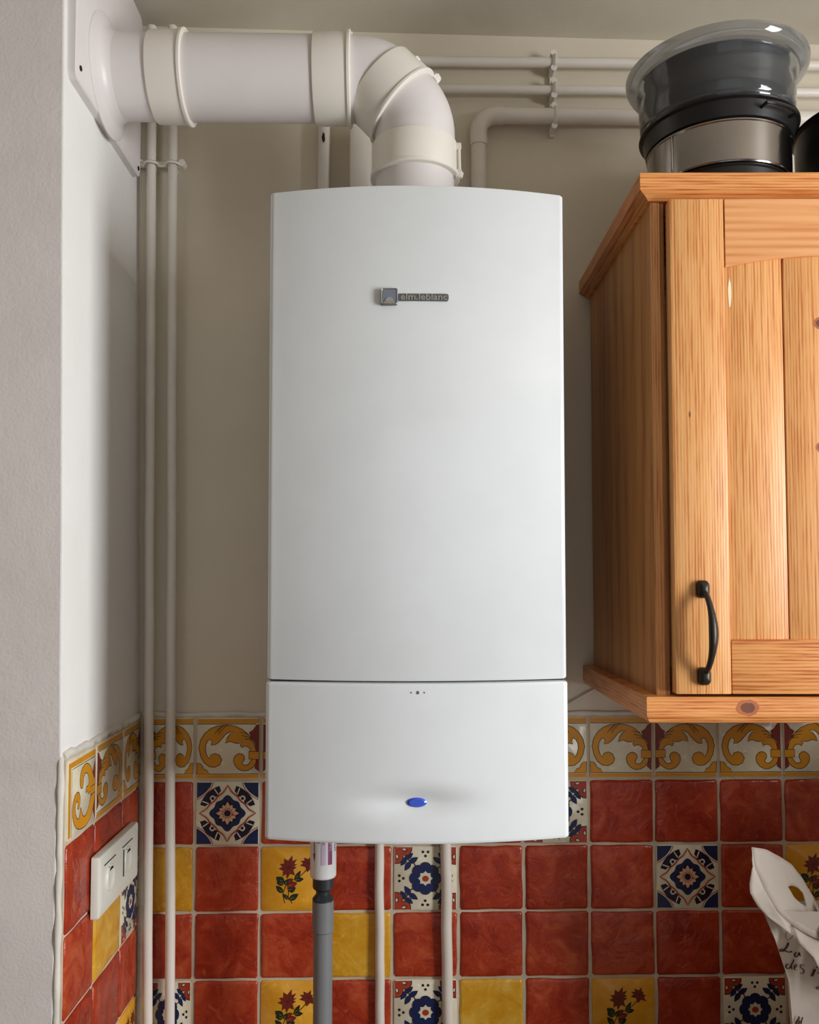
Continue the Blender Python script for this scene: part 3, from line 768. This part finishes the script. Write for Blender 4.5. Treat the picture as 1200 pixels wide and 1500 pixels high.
me = bpy.data.meshes.new('arrow'); me.from_pydata([(0, -.0007, 0), (.040, -.0007, 0), (.040, .0007, 0), (0, .0007, 0), (.034, -.0024, 0), (.047, 0, 0), (.034, .0024, 0)], [], [(0, 1, 2, 3), (4, 5, 6)])
me.materials.append(M['purple']); wrap(me, .0213, -.66, .529); put('flow_arrow', me, wt)

# ------------------------------------------------------------------ light switch
sw = empty('double_switch', (-.4335, -.163, 1.1325), 'white double switch plate over red tiles on left wall', 'switch')
SWM = Matrix(((0, 0, 1), (1, 0, 0), (0, 1, 0)))
def S3(x, y, z): return (z, x, y)              # plate plane -> world offset
W2, H2 = .190, .090
def plate_ring(s_, z):
    out = []
    for x, y in rrect(W2 - s_, H2 - s_, .004, 4):
        u = x / (W2 / 2); yy = y + (-.004 * (1 - u * u) if y > 0 else .003 * (1 - u * u)) + (.001 if y < 0 else 0)
        out.append(S3(x, yy + .045, z + .001 * (u * u)))
    return out
b = MB(); b.loft([plate_ring(0, -.001), plate_ring(0, .007), plate_ring(.002, .0095), plate_ring(.006, .0105), plate_ring(.04, .0105)], 'switch'); b.obj('plate', sw, smooth=30)
for cx in (-.047, .0365):
    b = MB(); n = 30; rings = []
    for s_, z in ((1.06, .0108), (1.0, .0140), (.92, .0144), (.80, .0134), (.55, .0122), (.2, .0118)):
        rings.append([S3(cx + x * s_, .0465 + y * s_, z) for x, y in ell(0, 0, .0170, .0190, n=n)])
    b.loft(rings, 'switch', (False, True)); rk = b.obj('rocker', sw, smooth=60)
    b = MB(); b.box(S3(cx - .026, .0715, .0110), S3(cx + .024, .0724, .0126), 'gap')
    for k in range(3): b.box(S3(cx - .0085 + k * .0062, .0580, .0110), S3(cx - .0045 + k * .0062, .0640, .0140), 'black')
    b.box(S3(cx - .0085, .0600, .0110), S3(cx + .0090, .0618, .0136), 'black')
    b.obj('symbol', sw, smooth=0)
b = MB(); b.box(S3(.0165, .026, .0110), S3(.0180, .067, .0126), 'gap'); b.obj('seam', sw, smooth=0)

# ------------------------------------------------------------------ pine wall cabinet
CX0, CY0 = .3238, -.415
cab = empty('wall_cabinet', (CX0, CY0, 1.437), 'orange pine wall cabinet with framed plank door', 'cabinet', rz=radians(-1.2))
CZ = -1.437; CWD = .50; DEP = .4130
def board(name, z0, z1, prof, key_front='wood_h'):
    """board with a moulded front and left edge; prof: (z fraction, inset)"""
    rings = []
    for z, i in prof:
        rings.append([(i, DEP - .0055 * 0, z), (i, i, z), (CWD, i, z), (CWD, DEP, z)])
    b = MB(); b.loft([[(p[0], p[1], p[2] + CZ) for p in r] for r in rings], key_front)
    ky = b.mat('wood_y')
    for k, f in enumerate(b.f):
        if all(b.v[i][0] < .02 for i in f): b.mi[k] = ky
    return b
tb = board('t', 0, 0, [(2.1245, .014), (2.1275, .0115), (2.1300, .0075), (2.1325, .0020), (2.1345, 0), (2.1560, 0), (2.1575, .0015)]); tb.obj('cornice_board', cab, smooth=25)
bb_ = board('b', 0, 0, [(1.4370, .0060), (1.4385, .0040), (1.4450, .0008), (1.4465, 0), (1.4695, 0), (1.4705, .0012)]); bb_.obj('bottom_board', cab, smooth=25)
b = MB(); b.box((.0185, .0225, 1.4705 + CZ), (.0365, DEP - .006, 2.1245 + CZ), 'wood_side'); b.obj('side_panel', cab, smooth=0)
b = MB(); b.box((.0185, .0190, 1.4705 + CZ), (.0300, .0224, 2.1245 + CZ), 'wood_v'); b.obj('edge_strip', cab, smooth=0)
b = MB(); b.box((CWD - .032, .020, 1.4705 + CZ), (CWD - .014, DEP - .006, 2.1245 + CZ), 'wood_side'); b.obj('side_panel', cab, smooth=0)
b = MB(); b.box((.0365, DEP - .016, 1.4705 + CZ), (CWD - .032, DEP - .008, 2.1245 + CZ), 'wood_side'); b.obj('back_panel', cab, smooth=0)
DL, DR, DZ0, DZ1 = .0375, .4600, 1.4745 + CZ, 2.1205 + CZ
door = bpy.data.objects.new('door', None); COL.objects.link(door); door.parent = cab
ST = .0705
def dbox(name, a, c, key, bev=.0010): b = MB(); b.box(a, c, key, bev); return b.obj(name, door, smooth=30)
sl = dbox('stile', (DL, -.0020, DZ0), (DL + ST, .0170, DZ1), 'wood_v'); sr = dbox('stile', (DR - ST, -.0020, DZ0), (DR, .0170, DZ1), 'wood_v')
dbox('rail', (DL + ST + .0014, -.0012, DZ0), (DR - ST - .0014, .0165, DZ0 + .0695), 'wood_h')
# arched top rail
b = MB(); n = 24; xa, xb = DL + ST + .0022, DR - ST - .0022
def arch(x):
    u = (x - (xa + xb) / 2) / ((xb - xa) / 2); return 2.0300 + CZ + .0150 * (1 - u * u)
rings = []
for y, e in ((.0165, 0), (-.0002, 0), (-.0012, .001)):
    rings.append([(xa + (xb - xa) * k / n, y, arch(xa + (xb - xa) * k / n) + e) for k in range(n + 1)] + [(xb, y, DZ1), (xa, y, DZ1)])
b.loft(rings, 'wood_rail'); b.obj('rail', door, smooth=30)
px = [DL + ST - .006, .1805, .1805 + .079, .1805 + .158, DR - ST + .006]
px = [DL + ST - .004, .1855, .2665, DR - ST + .004]
for k in range(3):
    dbox('plank', (px[k] + .0008, .0022, DZ0 + .066), (px[k + 1] - .0008, .0130, DZ1 - .05), 'wood_v', .0016)
# long drip of pale paint, knots and a scar on the front
kn = MB()
def blob(mb, x, z, rx, rz, y, key, seed=0):
    if key == 'knot':
        blob(mb, x, z, rx, rz, y, 'knot_rim', seed + 20); rx *= .62; rz *= .6; y -= .00012
    pts = [(x + rx * cos(t) * (1 + .25 * noise.noise(Vector((cos(t) * 2, sin(t) * 2, seed)))), y, z + rz * sin(t) * (1 + .25 * noise.noise(Vector((cos(t) * 2, sin(t) * 2, seed + 5))))) for t in [2 * pi * k / 18 for k in range(18)]]
    mb.add(pts, [tuple(range(18))], key)
blob(kn, .2335, 1.9560 + CZ, .0090, .0080, .00205, 'knot', 1); kn.obj('knot', door, smooth=0); kn = MB(); blob(kn, .2330, 1.7930 + CZ, .0090, .0075, .00205, 'knot', 2)
o = kn.obj('knot', door, smooth=0)
kn = MB(); blob(kn, .0600, 1.8350 + CZ, .0012, .0050, -.00215, 'knot', 4); kn.obj('scar', sl, smooth=0)
kn = MB(); blob(kn, .1160, 1.9960 + CZ, .0022, .0190, .0018, 'chip', 6); o = kn.obj('paint_drip', door, smooth=0); o['label'] = 'pale paint drip'
kn = MB(); blob(kn, .1290, 1.4570 + CZ, .0150, .0105, -.0002, 'knot', 8); kn.obj('knot', cab, smooth=0)
# bow handle
hx, hz0, hz1 = .0735, 1.4935 + CZ, 1.6145 + CZ
H = hz1 - hz0
path, rad = [], []
for k in range(33):
    t_ = k / 32; z = hz0 + .009 + (H - .018) * t_
    s_ = sin(pi * t_)
    path.append((hx + .0030 * s_, -.006 - .0245 * s_ ** .55, z))
    e = min(t_, 1 - t_); rad.append((.0044 + .0038 * math.exp(-((t_ - .5) / .25) ** 2), .0034 + .0022 * math.exp(-((t_ - .5) / .25) ** 2)))
b = MB(); b.tube(path, rad, 'iron', 16)
for zc in (hz0 + .004, hz1 - .006):
    prof = [(-.0015, .0092), (-.0045, .0094), (-.0085, .0085), (-.0120, .0055), (-.0132, .0015)]
    b.loft([[(hx - .001 + x * rr / .0094, y, zc + z * rr / .0094 * 1.22) for x, z in rrect(.0165, .0188, .0055)] for y, rr in prof], 'iron')
b.obj('handle', door, smooth=45)['label'] = 'black wrought iron bow handle'

# ------------------------------------------------------------------ cookware on the cabinet
KX, KY, KZ = .4835, -.270, 2.1576
def pan(name, prof, key, label, cat, x=KX, y=KY, z=KZ, n=72):
    b = MB(); b.lathe(prof, key, n=n); o = b.obj(name, smooth=35, loc=(x, y, z)); return tag(o, label, cat)
t_ = pan('baking_tin', [(.0, .0), (.088, 0), (.092, .003), (.0965, .034), (.0985, .036), (.0985, .038), (.093, .037), (.089, .006), (0, .005)], 'blackpan', 'shallow black tin at the bottom of stack, on pine cabinet', 'baking tin')
ring = empty('springform_ring', (KX, KY, KZ + .0382), 'steel springform ring between black tin and black pan on cabinet', 'cake ring')
b = MB(); b.lathe([(.1000, .0), (.1022, .0), (.1030, .0015), (.1018, .003), (.1018, .057), (.1032, .0585), (.1032, .0600), (.1018, .0605), (.1004, .060), (.1000, .002), (.1000, .0)], 'steel', n=96); b.obj('band', ring, smooth=35)
b = MB()
a = radians(180 + 32); cx_, cy_ = .1024 * cos(a), .1024 * sin(a)
b.box((cx_ - .0015, cy_ - .0015, .002), (cx_ + .0015, cy_ + .0015, .058), 'steel', .0006); b.obj('buckle_seam', ring)
bp = empty('roasting_pan', (KX, KY, KZ + .0990), 'black non-stick pan with looped grip under glass dish', 'pan')
b = MB(); b.lathe([(0, 0), (.098, 0), (.104, .003), (.1085, .024), (.1135, .026), (.1140, .028), (.1080, .0275), (.1015, .005), (0, .004)], 'blackpan', n=72); b.obj('body', bp, smooth=35)
b = MB(); aa = [radians(270 + 12 + 30 * k / 10) for k in range(11)]
b.tube([(.105 * cos(aa[0]), .105 * sin(aa[0]), .014)] + [((.1200) * cos(q), (.1200) * sin(q), .014) for q in aa] + [(.105 * cos(aa[-1]), .105 * sin(aa[-1]), .014)], .0026, 'darkpot', 8); b.obj('grip', bp)
dish = empty('glass_dish', (KX - .002, KY, KZ + .1275), 'round smoky glass casserole dish with wide rim topping the stack', 'casserole dish')
b = MB()
b.lathe([(0, .0), (.100, 0), (.1095, .002), (.1115, .006), (.1105, .010), (.1120, .012), (.1135, .040), (.1150, .070), (.1172, .074), (.1180, .080), (.1270, .084), (.1325, .0915), (.1335, .0985), (.1317, .0995), (.1280, .0930), (.1175, .0880), (.1140, .080), (.1100, .060), (.1080, .014), (.1050, .007), (0, .005)], 'glass', n=96)
dish.scale = (.978, .978, .93); b.obj('bowl', dish, smooth=40)
b = MB(); b.lathe([(0, 0), (.090, 0), (.0965, .003), (.1035, .074), (.1050, .0755), (.1025, .076), (.0945, .006), (0, .004)], 'darkgrey', n=64)
tag(b.obj('inner_pan', smooth=40, loc=(KX - .002, KY, KZ + .1275 + .0074)), 'dark grey round pan nested inside the smoky glass dish', 'pan')
pot = empty('cooking_pot', (.7330, -.262, KZ), 'dark cooking pot with flat lid at far right on cabinet', 'pot')
b = MB(); b.lathe([(0, 0), (.108, 0), (.116, .006), (.118, .138), (.1205, .140), (.1205, .143), (.112, .143), (.110, .010), (0, .006)], 'darkpot', n=72); b.obj('body', pot, smooth=35)
b = MB(); b.lathe([(0, .160), (.060, .159), (.100, .153), (.1225, .1445), (.1230, .1432), (0, .1432)], 'darkpot', n=72); b.obj('lid', pot, smooth=35)

# ------------------------------------------------------------------ worktop and paper bag
b = MB(); b.box((.02, -.60, .805), (1.00, -.012, .842), 'counter', .003); wtp = tag(b.obj('worktop'), 'brown worktop along the tiled wall below the cabinet', 'worktop')
b = MB(); b.box((.04, -.57, 0), (.99, -.014, .8045), 'counter'); tag(b.obj('base_cabinet', smooth=0), 'plain brown base unit below the worktop', 'cabinet')

light_blocker = empty('added_light_blocker', (1.30, -.345, 0), 'cream upright appliance added out of view to shade the right-hand tiles', 'added_light_blocker')  # unseen appliance, added to block window light on the right-hand tiles and bag
b = MB(); b.box((-.29, -.345, .05), (.29, .325, 1.50), 'frame', .006); b.box((-.27, -.29, 0), (.27, .300, .05), 'gap'); b.obj('body', light_blocker)
b = MB(); b.box((-.288, -.382, .060), (.288, -.347, 1.495), 'frame', .006); pdr = b.obj('door', light_blocker)
b = MB(); b.tube([(-.25, -.380, 1.0), (-.25, -.412, 1.005), (-.25, -.412, 1.155), (-.25, -.380, 1.16)], .006, 'frame', 10); b.obj('handle', pdr)
bag = empty('paper_bag', (.66, -.24, .8422), 'crumpled white paper bag with dark script printing, right edge', 'paper bag')
BO = Vector((.66, -.24, .8422))
def W(pts): return [Vector(p) - BO for p in pts]
# body: a gusseted sack, each ring goes front-left, front, front-right, right gusset, back-right, back-left, left gusset
def bag_left(z):
    P_ = ((.84, .575), (.98, .563), (1.05, .559), (1.10, .545), (1.15, .526), (1.2, .52))
    for (a, x0), (c, x1) in zip(P_, P_[1:]):
        if z <= c: return x0 + (x1 - x0) * (z - a) / (c - a)
    return P_[-1][1]
rings = []
for k in range(17):
    t_ = k / 16; z = .8424 + (1.150 - .8424) * t_
    xl = bag_left(z); xr = .785 - .06 * t_ ** 2
    yf_ = -.290 + .010 * t_; ybk = -.215 - .030 * t_; ym_ = (yf_ + ybk) / 2; gs = .010 + .02 * t_
    r = []
    nf = 12
    for j in range(nf + 1):
        x = xl + (xr - xl) * j / nf
        y = yf_ + .006 * noise.noise(Vector((x * 22, z * 16, 1))) + .004 * noise.noise(Vector((x * 55, z * 30, 4))) - .006 * sin(pi * j / nf)
        r.append((x, y, z))
    r.append((xr - gs, ym_, z))
    for j in range(nf + 1):
        x = xr + (xl + .020 - xr) * j / nf
        r.append((x, ybk + .006 * noise.noise(Vector((x * 22, z * 16, 9))), z))
    r.append((xl + gs + .012, ym_, z))
    rings.append(W(r))
b = MB(); b.loft(rings, 'paper', (True, False)); b.obj('bag_body', bag, smooth=45)
def front_y(x, z):
    t_ = (z - .8424) / (1.150 - .8424); xl = bag_left(z); xr = .785 - .06 * t_ ** 2
    u = (x - xl) / (xr - xl)
    return -.290 + .010 * t_ + .006 * noise.noise(Vector((x * 22, z * 16, 1))) + .004 * noise.noise(Vector((x * 55, z * 30, 4))) - .006 * sin(pi * min(max(u, 0), 1))
def sheet(name, pts, tris, sub=2, amp=.0015, hole=None):
    bm = bmesh.new(); vs = [bm.verts.new(Vector(p) - BO) for p in pts]
    for t3 in tris: bm.faces.new([vs[i] for i in t3])
    bmesh.ops.subdivide_edges(bm, edges=bm.edges[:], cuts=sub, use_grid_fill=True)
    for v in bm.verts: v.co.y += amp * 1.5 * noise.noise(v.co * 60) + amp * .8 * noise.noise(v.co * 150)
    me = bpy.data.meshes.new(name); bm.to_mesh(me); bm.free(); me.materials.append(M['paper'])
    me.polygons.foreach_set('use_smooth', [True] * len(me.polygons)); me.set_sharp_from_angle(angle=radians(28))
    o = put(name, me, bag); md = o.modifiers.new('thick', 'SOLIDIFY'); md.thickness = .0008; return o
# upper flap with the hand hole (leans left and away)
A = [(.5182, -.262, 1.2339), (.5430, -.255, 1.2280), (.5660, -.250, 1.2150), (.5825, -.248, 1.2043), (.5971, -.250, 1.1848), (.6090, -.258, 1.1600), (.6160, -.270, 1.1300),   # 0-6 outer right
     (.5985, -.292, 1.1139), (.5800, -.288, 1.1215), (.5611, -.284, 1.1340), (.5450, -.280, 1.1480), (.5300, -.274, 1.1780), (.5200, -.268, 1.2050),                                # 7-12 lower left crease
     (.5699, -.262, 1.1772), (.5760, -.260, 1.1785), (.5849, -.260, 1.1751), (.5905, -.264, 1.1690), (.5933, -.270, 1.1508), (.5850, -.272, 1.1560), (.5760, -.268, 1.1640)]           # 13-19 hole
T = [(0, 1, 12), (1, 2, 11, 12), (2, 3, 14, 13), (2, 13, 11), (3, 4, 15, 14), (4, 5, 16, 15), (5, 6, 17, 16), (6, 7, 17), (7, 8, 18, 17), (8, 9, 19, 18), (9, 10, 19), (10, 11, 13, 19)]
sheet('bag_flap', A, T, 3)
# left lobe folded towards the viewer
Bp = [(.5182, -.2625, 1.2339), (.5200, -.269, 1.2050), (.5300, -.276, 1.1780), (.5450, -.283, 1.1480), (.5611, -.288, 1.1340), (.5560, -.300, 1.1250), (.5265, -.292, 1.1464), (.5151, -.286, 1.1590), (.5071, -.282, 1.1756), (.5075, -.279, 1.1870), (.5150, -.272, 1.2100), (.5160, -.268, 1.2200), (.5340, -.290, 1.1600)]
T = [(0, 1, 10, 11), (1, 2, 9, 10), (2, 8, 9), (2, 3, 12), (2, 12, 7, 8), (3, 4, 5, 12), (12, 5, 6, 7)]
sheet('bag_flap', Bp, T, 3, .002)
# crisp white flap at the front, lit from the right
Cp = [(.5611, -.2950, 1.1340), (.5650, -.308, 1.1150), (.5780, -.320, 1.1020), (.5840, -.326, 1.0860), (.6020, -.332, 1.0720), (.6130, -.340, 1.0610), (.6080, -.326, 1.0800), (.6010, -.318, 1.0960), (.5985, -.2985, 1.1139), (.5800, -.297, 1.1215)]
T = [(0, 1, 9), (1, 2, 8, 9), (2, 3, 7, 8), (3, 4, 6, 7), (4, 5, 6)]
sheet('bag_flap', Cp, T, 3, .002)
Dp = [(.6085, -.2655, 1.1580), (.6160, -.274, 1.1300), (.6230, -.290, 1.1000), (.6300, -.300, 1.0500), (.6150, -.334, 1.0580), (.6060, -.322, 1.0860), (.5990, -.300, 1.1139)]
T = [(0, 1, 6), (1, 2, 5, 6), (2, 3, 4, 5)]
sheet('bag_flap', Dp, T, 3, .002)
# script printing: brush strokes that follow the paper
def stroke(mb, pts, wd):
    pts = smooth_poly(pts, 2, False) if len(pts) > 2 else pts
    # thicken as a broad-nib pen would
    n = len(pts); L = []; R = []
    for i in range(n):
        a = Vector(pts[max(i - 1, 0)]); c = Vector(pts[min(i + 1, n - 1)]); d = (c - a).normalized()
        wv = wd * (.35 + .65 * abs(d.y)); q = Vector((-d.y, d.x)) * wv / 2; p = Vector(pts[i]); L.append(p + q); R.append(p - q)
    V = [(p.x, front_y(p.x, p.y) - .0018, p.y) for p in L + R]
    mb.add(W(V), [(i, i + 1, n + i + 1, n + i) for i in range(n - 1)], 'ink')
def px2(x, y):   # lettering layout on the front of the bag, 1 unit = 1 mm from its upper left
    return (.5455 + x * .00106, 1.1235 - y * .00108)
words_ = []
def word():
    global k_
    k_ = MB(); words_.append(k_)
word()
def S_(pts, wd=.0019): stroke(k_, [px2(*p) for p in pts], wd)
S_([(17, 2), (12, 1), (9, 6), (11, 12), (16, 10), (22, 3)], .0008)
S_([(14, 12), (11, 20), (5, 27), (1, 26), (3, 23), (9, 26), (14, 27), (18, 24)], .0030)            # L
S_([(24, 26), (20, 28), (20, 33), (24, 32), (27, 26), (27, 32), (30, 31)], .0022)                      # a
word()
S_([(14, 42), (9, 42), (8, 47), (12, 48), (16, 42), (21, 32)], .0022); S_([(16, 42), (15, 48), (18, 48)], .0020)     # d
S_([(18, 47), (22, 45), (22, 42), (19, 43), (19, 49), (24, 49)], .0018)                                 # e
S_([(33, 44), (30, 42), (27, 43), (27, 46), (31, 48), (32, 51), (29, 54), (25, 52)], .0018)                                 # s
word()
S_([(47, 44), (44, 53), (41, 60)], .0034); S_([(45, 48), (52, 42), (56, 47), (51, 53), (46, 53)], .0020)       # P
S_([(62, 52), (58, 53), (58, 58), (62, 57), (64, 52), (64, 58), (67, 57)], .0018)
word()
S_([(56, 64), (52, 72), (50, 75), (48, 73), (52, 70), (60, 66)], .0014); S_([(60, 62), (57, 74), (61, 73)], .0014); S_([(62, 70), (65, 68), (63, 73), (67, 72)], .0012)
# sketched wheat ear lower down
word()
for j in range(6):
    S_([(24 + j * 1.2, 104 + j * 5), (21 + j * 1.0, 112 + j * 6), (17 + j * 1.6, 120 + j * 6)], .0022)
S_([(30, 102), (24, 118), (26, 134), (40, 148), (60, 160)], .0022); S_([(27, 116), (38, 132), (56, 142), (80, 150)], .0016)
for k_ in words_: k_.obj('printed_script', bag, smooth=0)
